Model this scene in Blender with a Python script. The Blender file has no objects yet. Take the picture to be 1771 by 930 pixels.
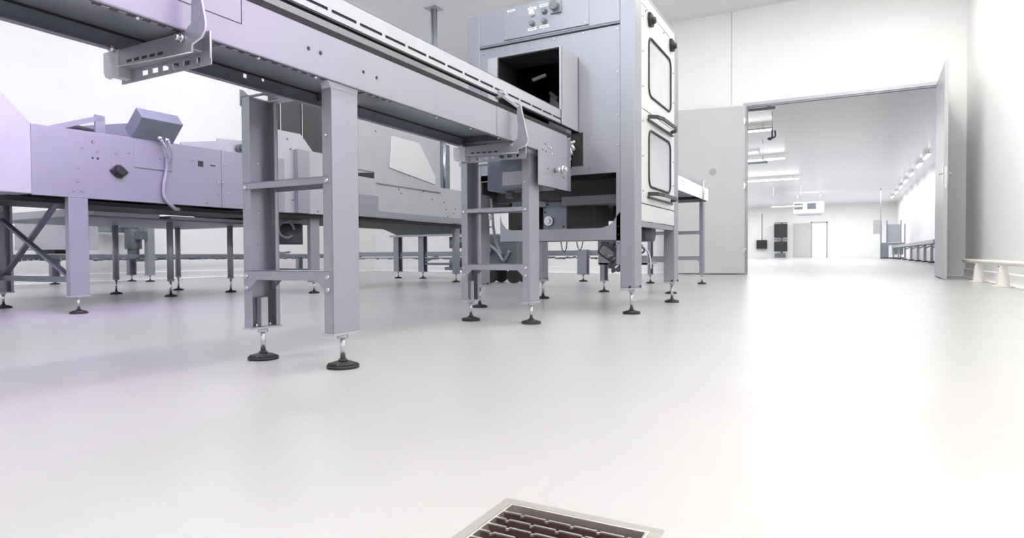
import bpy, bmesh, math, random
from mathutils import Vector, Matrix
random.seed(7)
S = bpy.context.scene
COL = S.collection
PI = math.pi

# ------------------------------------------------------------------ camera
YAW, PITCH, ROLL, FPX, CAMZ = 0.49243824, -0.02237452, -0.00563899, 1071.2, 0.42
cd = bpy.data.cameras.new('camera'); cam = bpy.data.objects.new('camera', cd); COL.objects.link(cam)
cd.sensor_fit = 'HORIZONTAL'; cd.sensor_width = 36.0; cd.lens = 36.0 * FPX / 1771.0
cd.clip_start = 0.02; cd.clip_end = 300
fw = Vector((-math.sin(YAW) * math.cos(PITCH), math.cos(YAW) * math.cos(PITCH), math.sin(PITCH)))
rt = Vector((math.cos(YAW), math.sin(YAW), 0)); up = rt.cross(fw)
r2 = math.cos(ROLL) * rt + math.sin(ROLL) * up
u2 = -math.sin(ROLL) * rt + math.cos(ROLL) * up
mt = Matrix((r2, u2, -fw)).transposed().to_4x4(); mt.translation = (0, 0, CAMZ)
cam.matrix_world = mt
S.camera = cam

# ------------------------------------------------------------------ world, lamps, exposure
W = bpy.data.worlds.new('world'); S.world = W; W.use_nodes = True
W.node_tree.nodes['Background'].inputs[0].default_value = (0.9, 0.92, 1.0, 1)
W.node_tree.nodes['Background'].inputs[1].default_value = 0.3
S.view_settings.view_transform = 'Standard'; S.view_settings.look = 'None'
S.view_settings.exposure = 0.33; S.view_settings.gamma = 1.0; S.view_settings.use_curve_mapping = False

def area(name, loc, sx, sy, watts, col=(1, 1, 1), tgt=None):
    l = bpy.data.lights.new(name, 'AREA'); l.shape = 'RECTANGLE'; l.size = sx; l.size_y = sy
    l.energy = watts; l.color = col
    o = bpy.data.objects.new(name, l); COL.objects.link(o); o.location = loc
    if tgt:
        o.rotation_euler = (Vector(tgt) - Vector(loc)).to_track_quat('-Z', 'Y').to_euler()
    return o
# ceiling lamp rows and added fill lights over the hall (none of them in the frame)
for y in (-3.2, -0.9, 1.4, 3.7, 6.0, 8.3, 10.6):     # strip row over the walkway
    area('hall_strip_or_fill', (0.62, y, 5.25), 0.18, 1.5, 31, (0.985, 1.0, 0.975))
for x, y in ((-8.6, 1.0), (-8.6, 4.5), (-8.6, 7.2), (-9.6, 8.6)):     # strip row over the left aisle
    area('hall_strip_or_fill', (x, y, 5.25), 0.25, 2.4, 38, (0.93, 0.945, 1.0))
for x, y in ((-5.5, 4.0), (-0.5, 5.0), (-4.2, -2.6)):     # unseen fill lights added to brighten the ceiling
    area('hall_uplight_fill', (x, y, 4.3), 0.25, 2.4, 75, (0.95, 0.96, 1.0), (x, y + .001, 9))
area('hall_strip_or_fill', (-4.2, -2.6, 5.25), 0.25, 2.4, 45, (0.90, 0.90, 1.0))
area('hall_strip_or_fill', (-2.2, -3.4, 4.9), 4.5, 0.25, 62, (0.96, 0.97, 1.0), (-2.2, 3.0, 1.2))  # unseen fill added behind the camera to light the cabinet front
area('hall_strip_or_fill', (-2.4, 11.2, 5.25), 4.0, 0.3, 34, (1.0, 0.99, 0.98))  # unseen fill added to brighten the back wall
area('wall_wash_fill', (0.4, 5.0, 5.0), 14.0, 0.3, 132, (1.0, 0.925, 0.80), (1.87, 5.0, 3.6)).data.spread = math.radians(140)  # unseen fill added to brighten the right wall
area('lavender_tint_fill', (-2.7, 1.9, 3.9), 1.0, 1.0, 20, (0.58, 0.30, 1.0), (-5.2, 2.6, 1.3)).data.spread = math.radians(60)  # added tint light for the lilac cast on the left machine
area('lavender_tint_fill', (0.5, 0.9, 2.4), 0.6, 0.6, 3.2, (0.66, 0.26, 1.0), (-1.62, 1.0, 1.13)).data.spread = math.radians(45)  # added tint light for the lilac cast on the near beam
area('warm_tint_fill', (1.3, 0.8, 5.2), 0.4, 5.0, 56, (1.0, 0.82, 0.55))  # unseen tint light added for the warm cast on the right
for y, w in ((20, 100), (32, 430), (44, 600), (56, 520)):
    area('far_hall_area_light', (-3.5, y, 5.2), 13.0, 10.0, w)
area('far_hall_area_light', (-3.5, 64.5, 5.1), 14.0, 3.0, 540)  # extra area light added to brighten the far end wall

# ------------------------------------------------------------------ materials
def mat(name, col, rough=0.5, metal=0.0, noise=0.0, nscale=30, bump=0.0, stretch=None, emit=None, spec=0.5):
    m = bpy.data.materials.new(name); m.use_nodes = True
    nt = m.node_tree; b = nt.nodes['Principled BSDF']
    b.inputs['Base Color'].default_value = (*col, 1); b.inputs['Roughness'].default_value = rough
    b.inputs['Metallic'].default_value = metal; b.inputs['Specular IOR Level'].default_value = spec
    if noise or bump:
        tc = nt.nodes.new('ShaderNodeTexCoord'); mp = nt.nodes.new('ShaderNodeMapping')
        nz = nt.nodes.new('ShaderNodeTexNoise'); nz.inputs['Scale'].default_value = nscale; nz.inputs['Detail'].default_value = 4
        nt.links.new(tc.outputs['Object'], mp.inputs[0]); nt.links.new(mp.outputs[0], nz.inputs['Vector'])
        if stretch: mp.inputs['Scale'].default_value = stretch
        if noise:
            rp = nt.nodes.new('ShaderNodeValToRGB')
            rp.color_ramp.elements[0].color = (*[c * (1 - noise) for c in col], 1)
            rp.color_ramp.elements[1].color = (*[min(1, c * (1 + noise)) for c in col], 1)
            rp.color_ramp.elements[0].position = 0.3; rp.color_ramp.elements[1].position = 0.7
            nt.links.new(nz.outputs[0], rp.inputs[0]); nt.links.new(rp.outputs[0], b.inputs['Base Color'])
        if bump:
            bp = nt.nodes.new('ShaderNodeBump'); bp.inputs['Strength'].default_value = bump; bp.inputs['Distance'].default_value = 0.01
            nt.links.new(nz.outputs[0], bp.inputs['Height']); nt.links.new(bp.outputs[0], b.inputs['Normal'])
    if emit:
        b.inputs['Emission Color'].default_value = (*emit[:3], 1); b.inputs['Emission Strength'].default_value = emit[3]
    return m
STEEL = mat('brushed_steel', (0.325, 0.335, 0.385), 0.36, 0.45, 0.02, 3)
STEEL2 = mat('light_steel', (0.46, 0.47, 0.515), 0.38, 0.35, 0.04, 5)
STEELD = mat('dull_steel', (0.21, 0.225, 0.28), 0.42, 0.5, 0.08, 8)
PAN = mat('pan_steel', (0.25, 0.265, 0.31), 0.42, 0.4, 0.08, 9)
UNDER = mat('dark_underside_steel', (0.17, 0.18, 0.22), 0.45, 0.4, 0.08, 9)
PALE_LIT = mat('pale_lit_steel', (0.68, 0.68, 0.70), 0.36, 0.25, 0.02, 3)  # steel lightened to paint in the light on the cabinet's right side
CHROME = mat('bright_zinc', (0.60, 0.60, 0.63), 0.25, 0.9)
BLACK = mat('black_rubber', (0.018, 0.018, 0.02), 0.55)
BELT = mat('black_belt', (0.012, 0.012, 0.014), 0.8, 0, 0.2, 60)
DARK = mat('dark_paint_and_shade', (0.02, 0.02, 0.022), 0.55)  # near black: dark parts, holes, and the cabinet's inner shade painted in
MOTOR = mat('grey_motor_paint', (0.13, 0.14, 0.16), 0.45, 0.2)
WHITEP = mat('white_panel', (0.90, 0.90, 0.905), 0.38, 0.0, 0.015, 1.5)
CEILM = mat('ceiling_panel', (0.92, 0.92, 0.94), 0.3, 0.0, 0.01, 1)
FLOORM = mat('epoxy_floor', (0.455, 0.458, 0.46), 0.25, 0.0, 0.025, 1.2, 0.0, spec=0.4)
DOORM = mat('grey_door_paint', (0.57, 0.56, 0.57), 0.4, 0.0, 0.02, 2)
TRIMM = mat('grey_trim', (0.42, 0.42, 0.44), 0.4, 0.3)
PANE = mat('milky_polycarbonate', (0.52, 0.53, 0.57), 0.12, 0.0, 0.06, 4)
LABEL = mat('white_label', (0.9, 0.9, 0.9), 0.5)
PRINT = mat('label_print', (0.25, 0.25, 0.28), 0.6)
GREYK = mat('grey_button', (0.22, 0.23, 0.27), 0.35)
CABLE = mat('grey_cable', (0.26, 0.27, 0.30), 0.45)
LAMPM = mat('lamp_tube', (0.9, 0.9, 0.9), 0.4, emit=(1, 1, 1, 13.0))
PITM = mat('brown_pit', (0.030, 0.016, 0.014), 0.6)
BARBROWN = mat('brown_bar_steel', (0.10, 0.058, 0.055), 0.5, 0.2, 0.15, 60)  # brown stands in for rusty reflections on the bar faces
GRATE = mat('polished_grate', (0.80, 0.76, 0.72), 0.25, 0.8)
DRAINF = mat('drain_flange', (0.40, 0.39, 0.37), 0.4, 0.3)
CREAM = mat('cream_plastic', (0.76, 0.74, 0.70), 0.4)
# the floor gets a very fine orange-peel relief
def floor_relief():
    nt = FLOORM.node_tree; b = nt.nodes['Principled BSDF']
    tc = nt.nodes.new('ShaderNodeTexCoord'); n1 = nt.nodes.new('ShaderNodeTexNoise')
    n1.inputs['Scale'].default_value = 220; n1.inputs['Detail'].default_value = 2
    bp = nt.nodes.new('ShaderNodeBump'); bp.inputs['Strength'].default_value = 0.2; bp.inputs['Distance'].default_value = 0.004
    nt.links.new(tc.outputs['Object'], n1.inputs['Vector']); nt.links.new(n1.outputs[0], bp.inputs['Height'])
    nt.links.new(bp.outputs[0], b.inputs['Normal'])
floor_relief()

# ------------------------------------------------------------------ mesh helpers
class MB:
    def __init__(s): s.v = []; s.f = []; s.sm = []
    def add(s, vs, fs, smooth=False):
        n = len(s.v); s.v += [tuple(v) for v in vs]
        for f in fs: s.f.append([i + n for i in f]); s.sm.append(smooth)
        return s
    def box(s, x0, x1, y0, y1, z0, z1):
        vs = [(x, y, z) for x in (x0, x1) for y in (y0, y1) for z in (z0, z1)]
        return s.add(vs, [(0, 1, 3, 2), (4, 6, 7, 5), (0, 4, 5, 1), (2, 3, 7, 6), (0, 2, 6, 4), (1, 5, 7, 3)])
    def hexa(s, p):   # 8 points: bottom 4 then top 4
        return s.add(p, [(3, 2, 1, 0), (4, 5, 6, 7), (0, 1, 5, 4), (1, 2, 6, 5), (2, 3, 7, 6), (3, 0, 4, 7)])
    def prism(s, poly, ax, a0, a1):
        n = len(poly)
        def P(p, a):
            return {'x': (a, p[0], p[1]), 'y': (p[0], a, p[1]), 'z': (p[0], p[1], a)}[ax]
        vs = [P(p, a0) for p in poly] + [P(p, a1) for p in poly]
        fs = [list(range(n))[::-1], list(range(n, 2 * n))] + [(i, (i + 1) % n, n + (i + 1) % n, n + i) for i in range(n)]
        return s.add(vs, fs)
    def cyl(s, p0, p1, r0, r1=None, n=16):
        r1 = r0 if r1 is None else r1
        p0, p1 = Vector(p0), Vector(p1); d = (p1 - p0).normalized()
        a = d.orthogonal().normalized(); b = d.cross(a)
        vs = []
        for p, r in ((p0, r0), (p1, r1)):
            vs += [p + r * (math.cos(2 * PI * k / n) * a + math.sin(2 * PI * k / n) * b) for k in range(n)]
        s.add(vs, [(i, (i + 1) % n, n + (i + 1) % n, n + i) for i in range(n)], True)
        m = len(s.v) - 2 * n
        s.f += [[m + i for i in range(n)][::-1], [m + n + i for i in range(n)]]; s.sm += [False, False]
        return s
    def bar(s, p0, p1, w, h, upv=(0, 0, 1)):
        p0, p1 = Vector(p0), Vector(p1); d = (p1 - p0).normalized(); u = Vector(upv)
        a = d.cross(u).normalized(); b = a.cross(d)
        q = lambda p: [p - a * w / 2 - b * h / 2, p + a * w / 2 - b * h / 2, p + a * w / 2 + b * h / 2, p - a * w / 2 + b * h / 2]
        return s.add(q(p0) + q(p1), [(3, 2, 1, 0), (4, 5, 6, 7), (0, 1, 5, 4), (1, 2, 6, 5), (2, 3, 7, 6), (3, 0, 4, 7)])
    def tube(s, pts, r, n=8, closed=False):
        pts = [Vector(p) for p in pts]; m = len(pts); rings = []; prev = None
        for i, p in enumerate(pts):
            if closed: t = pts[(i + 1) % m] - pts[i - 1]
            else: t = pts[min(i + 1, m - 1)] - pts[max(i - 1, 0)]
            t.normalize()
            a = t.orthogonal().normalized() if prev is None else (prev - t * prev.dot(t)).normalized()
            prev = a; b = t.cross(a)
            rings.append([p + r * (math.cos(2 * PI * k / n) * a + math.sin(2 * PI * k / n) * b) for k in range(n)])
        vs = [v for ring in rings for v in ring]; fs = []
        for i in range(m if closed else m - 1):
            j = (i + 1) % m
            fs += [(i * n + k, i * n + (k + 1) % n, j * n + (k + 1) % n, j * n + k) for k in range(n)]
        s.add(vs, fs, True)
        if not closed:
            b0 = len(s.v) - m * n
            s.f += [[b0 + k for k in range(n)][::-1], [b0 + (m - 1) * n + k for k in range(n)]]; s.sm += [False, False]
        return s
    def build(s, name, material, parent=None, bevel=0.0, kind=None, label=None, origin=None):
        off = Vector((0, 0, 0))
        if parent is not None:
            q = parent
            while q is not None: off = off + q.location; q = q.parent
        elif origin is not None: off = Vector(origin)
        me = bpy.data.meshes.new(name)
        me.from_pydata([Vector(v) - off for v in s.v], [], s.f)
        bm = bmesh.new(); bm.from_mesh(me)
        for f, k in zip(bm.faces, s.sm): f.smooth = k
        bmesh.ops.recalc_face_normals(bm, faces=bm.faces[:]); bm.to_mesh(me); bm.free()
        me.materials.append(material)
        o = bpy.data.objects.new(name, me); COL.objects.link(o)
        if parent is not None: o.parent = parent
        else: o.location = off
        if bevel:
            b = o.modifiers.new('bevel', 'BEVEL'); b.width = bevel; b.segments = 2; b.limit_method = 'ANGLE'; b.angle_limit = 0.6
            b.harden_normals = False
        if kind: o['kind'] = kind
        if label: o['label'] = label
        return o

def smooth_path(pts, k=6):
    P = [Vector(p) for p in pts]; out = []
    for i in range(len(P) - 1):
        a = P[max(i - 1, 0)]; b = P[i]; c = P[i + 1]; d = P[min(i + 2, len(P) - 1)]
        for j in range(k):
            t = j / k
            out.append(0.5 * (2 * b + (c - a) * t + (2 * a - 5 * b + 4 * c - d) * t * t + (3 * b - a - 3 * c + d) * t ** 3))
    out.append(P[-1]); return out

def thing(name, label, cat, loc=(0, 0, 0), group=None):
    o = bpy.data.objects.new(name, None); COL.objects.link(o); o.location = loc
    o.empty_display_size = 0.05
    return tag(o, label, cat, group)
def tag(o, label, cat, group=None):
    o['label'] = label; o['category'] = cat
    if group: o['group'] = group
    return o
def copy_tree(o, parent=None, loc=None):
    c = o.copy(); COL.objects.link(c)
    if parent is not None: c.parent = parent
    if loc is not None: c.location = loc
    for ch in list(o.children): copy_tree(ch, c)
    return c
def struct(mb, name, m, parent=None):
    return mb.build(name, m, parent, kind='structure' if parent is None else None)
def bolts(pts, d, r, name, parent, m=None, l=0.008):
    b = MB(); d = Vector(d)
    for p in pts: b.cyl(Vector(p) - d * 0.001, Vector(p) + d * l, r, r * 0.75, 8)
    return b.build(name, m or CHROME, parent, kind='stuff')
def rrect(u0, u1, v0, v1, r, k=5):
    pts = []
    for cx, cy, a0 in ((u1 - r, v1 - r, 0), (u0 + r, v1 - r, 90), (u0 + r, v0 + r, 180), (u1 - r, v0 + r, 270)):
        for j in range(k + 1):
            a = math.radians(a0 + 90 * j / k); pts.append((cx + r * math.cos(a), cy + r * math.sin(a)))
    return pts

# ------------------------------------------------------------------ the setting
YW = 13.35; XL = -11.5; XR = 1.87; HC = 5.35; YB = -5.0; YF = 70.0
struct(MB().box(XL - 0.3, 5.0, YB - 0.3, YF + 0.3, -0.3, -0.0005), 'floor', FLOORM)
fl = bpy.data.objects['floor']
# the floor is cut out at the drain
DX0, DX1, DY0, DY1 = -0.512, -0.238, 0.58, 0.93
fl.data.clear_geometry()
fm = MB()
fm.box(XL - 0.3, DX0, YB - 0.3, YF + 0.3, -0.3, 0).box(DX1, 5.0, YB - 0.3, YF + 0.3, -0.3, 0)
fm.box(DX0, DX1, YB - 0.3, DY0, -0.3, 0).box(DX0, DX1, DY1, YF + 0.3, -0.3, 0)
fl.data.from_pydata(fm.v, [], fm.f); fl.data.update()

struct(MB().box(XL - 0.3, 5.0, YB - 0.3, YF + 0.3, HC, HC + 0.2), 'ceiling', CEILM)
struct(MB().box(XL - 0.25, XL, YB, YW, 0, HC), 'wall_left', WHITEP)
struct(MB().box(XR, XR + 0.25, YB, YW, 0, HC), 'wall_right', WHITEP)
struct(MB().box(XL, XR, YB - 0.2, YB, 0, HC), 'wall_front', WHITEP)
wb = MB()
OX0, OX1, OZ = -1.765, 1.465, 3.40
wb.box(XL - 0.25, OX0, YW, YW + 0.16, 0, HC).box(OX1, XR + 0.25, YW, YW + 0.16, 0, HC).box(OX0, OX1, YW, YW + 0.16, OZ, HC)
struct(wb, 'wall_back', WHITEP)
struct(MB().box(-12.2, -12.0, YW + 0.16, YF, 0, HC), 'wall_far_left', WHITEP)
struct(MB().box(4.4, 4.6, YW + 0.16, YF, 0, HC), 'wall_far_right', WHITEP)
struct(MB().box(-12.0, 4.4, YF, YF + 0.2, 0, HC), 'wall_far_end', WHITEP)
# coved plinths
def plinth(p0, p1, inward):
    mb = MB(); p0 = Vector(p0); p1 = Vector(p1); n = Vector(inward)
    prof = [(0, 0), (0.055, 0), (0.035, 0.012), (0.024, 0.035), (0.02, 0.07), (0.02, 0.135), (0.0, 0.15)]
    vs = []
    for p in (p0, p1):
        vs += [p + n * d + Vector((0, 0, z)) for d, z in prof]
    k = len(prof)
    return mb.add(vs, [list(range(k))[::-1], list(range(k, 2 * k))] + [(i, (i + 1) % k, k + (i + 1) % k, k + i) for i in range(k)])
struct(plinth((XL, YB, 0), (XL, YW, 0), (1, 0, 0)), 'baseboard_left', WHITEP)
struct(plinth((XR, YB, 0), (XR, YW, 0), (-1, 0, 0)), 'baseboard_right', WHITEP)
bb = plinth((XL, YW, 0), (OX0 - 0.06, YW, 0), (0, -1, 0)); b2 = plinth((OX1 + 0.06, YW, 0), (XR, YW, 0), (0, -1, 0))
bb.add(b2.v, b2.f); struct(bb, 'baseboard_back', WHITEP)
# door frame, panel joint
tr = MB().box(OX0 - 0.05, OX1 + 0.05, YW - 0.03, YW + 0.19, OZ, OZ + 0.06)
tr.box(OX0 - 0.05, OX0 + 0.012, YW - 0.03, YW + 0.19, 0, OZ).box(OX1 - 0.012, OX1 + 0.05, YW - 0.03, YW + 0.19, 0, OZ)
struct(tr, 'trim_1', STEEL2)
struct(MB().box(OX0, OX1, YW - 0.005, YW + 0.02, OZ - 0.025, OZ), 'trim_2', TRIMM)
struct(MB().box(-2.06, -2.04, YW - 0.008, YW, OZ + 0.06, HC), 'trim_3', mat('joint_sealant', (0.6, 0.6, 0.63), 0.5))

# left leaf folded back against the wall, right leaf standing open towards the hall
d1 = bpy.data.objects.new('door_1', None); COL.objects.link(d1); d1.location = (OX0 - 0.01, YW - 0.06, 0); d1['kind'] = 'structure'
d1.rotation_euler = (0, 0, math.radians(180 + 10.5))
def local(mb, name, m, parent, **k):
    o = mb.build(name, m, None, **k); o.parent = parent; return o
local(MB().box(0, 1.58, -0.022, 0.022, 0.02, 3.40), 'door_leaf', DOORM, d1, bevel=0.004)
for z in (0.49, 1.79, 3.09):
    local(MB().box(0.0, 0.03, 0.02, 0.034, z - 0.06, z + 0.06).cyl((-0.012, 0.03, z - 0.06), (-0.012, 0.03, z + 0.06), 0.011, n=10), 'hinge', CHROME, d1)
local(MB().cyl((0.62, 0.02, 2.1), (0.62, 0.028, 2.1), 0.07, n=24), 'rivet_cover', mat('grey_cap', (0.40, 0.40, 0.44), 0.5), d1)
d2 = bpy.data.objects.new('door_2', None); COL.objects.link(d2); d2.location = (OX1 - 0.02, YW - 0.04, 0); d2['kind'] = 'structure'
d2.rotation_euler = (0, 0, math.radians(-92.2))
local(MB().box(0, 1.60, -0.024, 0.024, 0.015, 3.40), 'door_leaf', STEEL2, d2, bevel=0.004)
local(MB().box(1.585, 1.605, -0.026, 0.026, 0.005, 3.395), 'edge_strip', TRIMM, d2)
hb = MB().box(1.50, 1.55, -0.034, -0.024, 1.52, 1.76).cyl((1.525, -0.03, 1.66), (1.525, -0.075, 1.66), 0.012).cyl((1.525, -0.07, 1.66), (1.41, -0.07, 1.66), 0.011)
hb.box(1.50, 1.55, 0.024, 0.034, 1.52, 1.76).cyl((1.525, 0.03, 1.66), (1.525, 0.075, 1.66), 0.012).cyl((1.525, 0.07, 1.66), (1.41, 0.07, 1.66), 0.011)
local(hb, 'handle', CHROME, d2)
local(MB().box(1.600, 1.608, -0.014, 0.014, 1.43, 1.76), 'lock_plate', CHROME, d2)

# ------------------------------------------------------------------ shared pieces of the steel lines
def levelling_foot(parent, x, y, ztop, r=0.06, rs=0.0105):
    f = MB().cyl((x, y, 0.0), (x, y, 0.012), r, r, 24).cyl((x, y, 0.012), (x, y, 0.024), r * 0.98, r * 0.52, 24).cyl((x, y, 0.024), (x, y, 0.033), r * 0.30, r * 0.26, 16)
    for k in range(4):
        a = k * PI / 2 + 0.4
        f.bar((x + math.cos(a) * r * .3, y + math.sin(a) * r * .3, 0.021), (x + math.cos(a) * r * .95, y + math.sin(a) * r * .95, 0.013), 0.008, 0.006)
    f.build('levelling_foot', BLACK, parent)
    MB().cyl((x, y, 0.028), (x, y, ztop), rs, rs, 12).cyl((x, y, ztop - 0.016), (x, y, ztop), rs * 1.9, rs * 1.9, 6).build('threaded_stud', CHROME, parent)

def channel_leg(parent, xo, sgn, y0, ztop, D=0.14, w=0.046, zb=0.135, zfoot=True, m=None, foot_r=0.06):
    """folded C channel: web at x = xo, flanges run inward (direction sgn)"""
    t = 0.004; xs = lambda a: (min(xo, xo + sgn * a), max(xo, xo + sgn * a))
    mb = MB(); a, b = xs(t); mb.box(a, b, y0, y0 + D, zb, ztop)
    a, b = xs(w); mb.box(a, b, y0, y0 + t, zb, ztop).box(a, b, y0 + D - t, y0 + D, zb, ztop)
    a0 = xo + sgn * w; a1 = xo + sgn * (w - t)
    mb.box(min(a0, a1), max(a0, a1), y0 + D - t - 0.016, y0 + D - t, zb, ztop)
    leg = mb.build('leg', m or STEEL, parent, bevel=0.002)
    a, b = xs(w + 0.006)
    a -= 0.004 if sgn > 0 else 0; b += 0.004 if sgn < 0 else 0
    MB().box(a, b, y0 - 0.004, y0 + D + 0.004, zb - 0.008, zb).build('base_plate', STEEL2, leg)
    bolts([(xo + sgn * w * .5, y0 + D * .28, zb), (xo + sgn * w * .5, y0 + D * .75, zb)], (0, 0, 1), 0.008, 'plate_bolts', leg, l=0.012)
    xc = xo + sgn * (w * .5)
    levelling_foot(leg, xc, y0 + D * .5, zb - 0.008, foot_r)
    return leg, xc

def rungs(parent, xa, xb, y0, D=0.14, zu=(0.686, 0.713), zl=(0.328, 0.364, 0.284)):
    t = 0.003
    mb = MB().box(xa + .004, xb - .004, y0 - t, y0, zu[0], zu[1]).box(xa + .005, xb - .005, y0 - t, y0 + D - .008, zu[1] - t, zu[1])
    mb.box(xa + .005, xb - .005, y0 + D - .008 - t, y0 + D - .008, zu[0], zu[1]).build('upper_rung', STEEL, parent, bevel=0.001)
    def gusset(xs0, xs1):
        g = 0.05
        return [(xs0, zl[1]), (xs1, zl[1]), (xs1, zl[2]), (xs1 - .018, zl[2]), (xs1 - .018 - g, zl[0]), (xs0 + .018 + g, zl[0]), (xs0 + .018, zl[2]), (xs0, zl[2])]
    g1 = gusset(xa + .012, xb - .012)
    mb = MB().prism(g1, 'y', y0 - t, y0).prism(g1, 'y', y0 + D - .012 - t, y0 + D - .012).box(xa + .012, xb - .012, y0 - t, y0 + D - .012, zl[1] - t, zl[1])
    mb.build('lower_rung', STEEL, parent, bevel=0.001)
    for x in (xa + 0.022, xb - 0.022):
        for z in ((zu[0] + zu[1]) / 2 - .004, zl[1] - .022, zl[2] + .012):
            MB().cyl((x, y0 - 0.001, z), (x, y0 - 0.010, z), 0.0105, 0.007, 12).build('bolt', CHROME, parent)

# ------------------------------------------------------------------ infeed conveyor (in front of the cabinet)
C1 = thing('infeed_conveyor', 'long grey steel belt conveyor crossing the upper left, running into the tall cabinet', 'conveyor', (-1.81, 1.75, 0))
XN, XF = -1.62, -2.0
Y0C, Y1C = -1.2, 3.868
# near side panel with square and round holes, deeper at the cabinet end
sp = MB()
holes = [(1.555, 1.131, .013), (1.61, 1.131, .013), (1.83, 1.121, .012), (1.905, 1.118, .012)]
sp.prism([(Y0C, 1.052), (3.36, 1.052), (3.36, 0.843), (3.80, 0.843), (3.80, 1.205), (Y0C, 1.205)], 'x', XN - .003, XN)
sp.box(XN - .028, XN - .001, Y0C, 3.36, 1.050, 1.0535).box(XN - .028, XN - .025, Y0C, 3.36, 1.050, 1.066)
sp.box(XN - .02, XN, Y0C, 3.80, 1.202, 1.2055)
side = sp.build('side_panel', STEEL, C1, bevel=0.0012)
MB().box(XN - .012, XN - .003, 3.72, 3.868, 0.846, 1.19).build('end_plate', STEELD, C1, bevel=0.001)
hb = MB()
for y, z, s in holes: hb.cyl((XN - .001, y, z), (XN + .0012, y, z), s * .55, n=12)
for y, z in ((3.42, 1.06), (3.46, 1.10), (3.47, 1.055), (3.50, 0.955), (3.74, 0.925)): hb.cyl((XN - .001, y, z), (XN + .0012, y, z), 0.006, n=10)
hb.build('bolt_holes', DARK, side, kind='stuff')
bolts([(XN, 3.50, 1.09), (XN, 3.53, 1.085), (XN, 3.55, 1.05)], (1, 0, 0), 0.008, 'bolts', side)
pts = [(XN + .0015, y, z) for y, z in rrect(0.9, 1.288, 1.128, 1.26, 0.015, 3) if z < 1.2]
MB().box(XN, XN + .0012, 0.7, 1.288, 1.1265, 1.1285).box(XN, XN + .0012, 1.2868, 1.2888, 1.1285, 1.203).build('access_cover_seam', DARK, side)
MB().box(XN + .0, XN + .0012, 2.858, 2.862, 1.055, 1.203).build('panel_joint', STEELD, side)
# far side panel, with see-through holes left as gaps
fs = MB()
h0, h1, h2, h3 = 1.592, 1.608, 1.676, 1.688
fs.box(XF, XF + .003, Y0C, h0, 1.06, 1.205).box(XF, XF + .003, h1, h2, 1.06, 1.205).box(XF, XF + .003, h3, 3.8, 1.06, 1.205)
for a, b, z0, z1 in ((h0, h1, 1.094, 1.110), (h2, h3, 1.101, 1.112)):
    fs.box(XF, XF + .003, a, b, 1.06, z0).box(XF, XF + .003, a, b, z1, 1.205)
fs.box(XF, XF + .028, Y0C, 3.8, 1.058, 1.061)
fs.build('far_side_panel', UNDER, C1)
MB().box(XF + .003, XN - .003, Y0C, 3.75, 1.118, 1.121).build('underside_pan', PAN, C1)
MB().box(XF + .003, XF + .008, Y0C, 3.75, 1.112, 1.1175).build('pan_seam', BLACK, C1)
pf = MB()
for i in range(62):
    y = 0.72 + i * 0.021 + (0.01 if i % 2 else 0)
    if y < 2.05: pf.cyl((XN - .0225, y, 1.0503), (XN - .0225, y, 1.0494), 0.0065, n=8)
pf.build('drain_holes', DARK, C1, kind='stuff')
MB().box(XN - .022, XN - .006, Y0C, 3.30, 1.0535, 1.0575).box(XN - .014, XN - .009, Y0C, 3.30, 1.0494, 1.0502).build('lip_seal', BLACK, C1)
rv = [(XN - .014, y, 1.050) for y in (0.82, 0.98, 1.36, 1.60, 2.33, 2.62, 2.9)]
bolts(rv, (0, 0, -1), 0.006, 'lip_bolts', C1)
for y0, y1 in ((1.96, 2.10), (3.12, 3.2), (1.22, 1.30)):
    MB().box(XF + .004, XN - .03, y0, y1, 1.085, 1.117).build('cross_member', MOTOR, C1)
MB().cyl((XF + .02, 2.06, 1.02), (XF + .02, 2.06, 1.09), 0.008, n=10).build('drain_stub', CHROME, C1)
MB().box(XF + .003, XN - .001, Y0C, 3.87, 1.2058, 1.229).box(XF + .02, -1.765, 3.87, 4.7, 1.206, 1.224).build('belt', BELT, C1, bevel=0.001)
# slotted guard rail
XG = -1.715
GP = 0.1554; gy0 = 1.7645 - GP * 18; gy1 = 4.3
g = MB().box(XG - .003, XG, gy0, gy1, 1.354, 1.412).box(XG - .003, XG, gy0, gy1, 1.320, 1.342)
y = gy0
while y < gy1:
    g.box(XG - .003, XG, y - .0195, y, 1.342, 1.354); y += GP
g.box(XG - .012, XG, gy0, gy1, 1.410, 1.413)
g.build('guard_rail', STEEL2, C1)
MB().box(XG - .012, XG - .005, gy0, gy1, 1.338, 1.358).build('slot_backing', BLACK, C1)
MB().box(XG - .022, XG + .001, gy0, gy1, 1.311, 1.3195).build('wear_strip', BLACK, C1)
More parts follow.
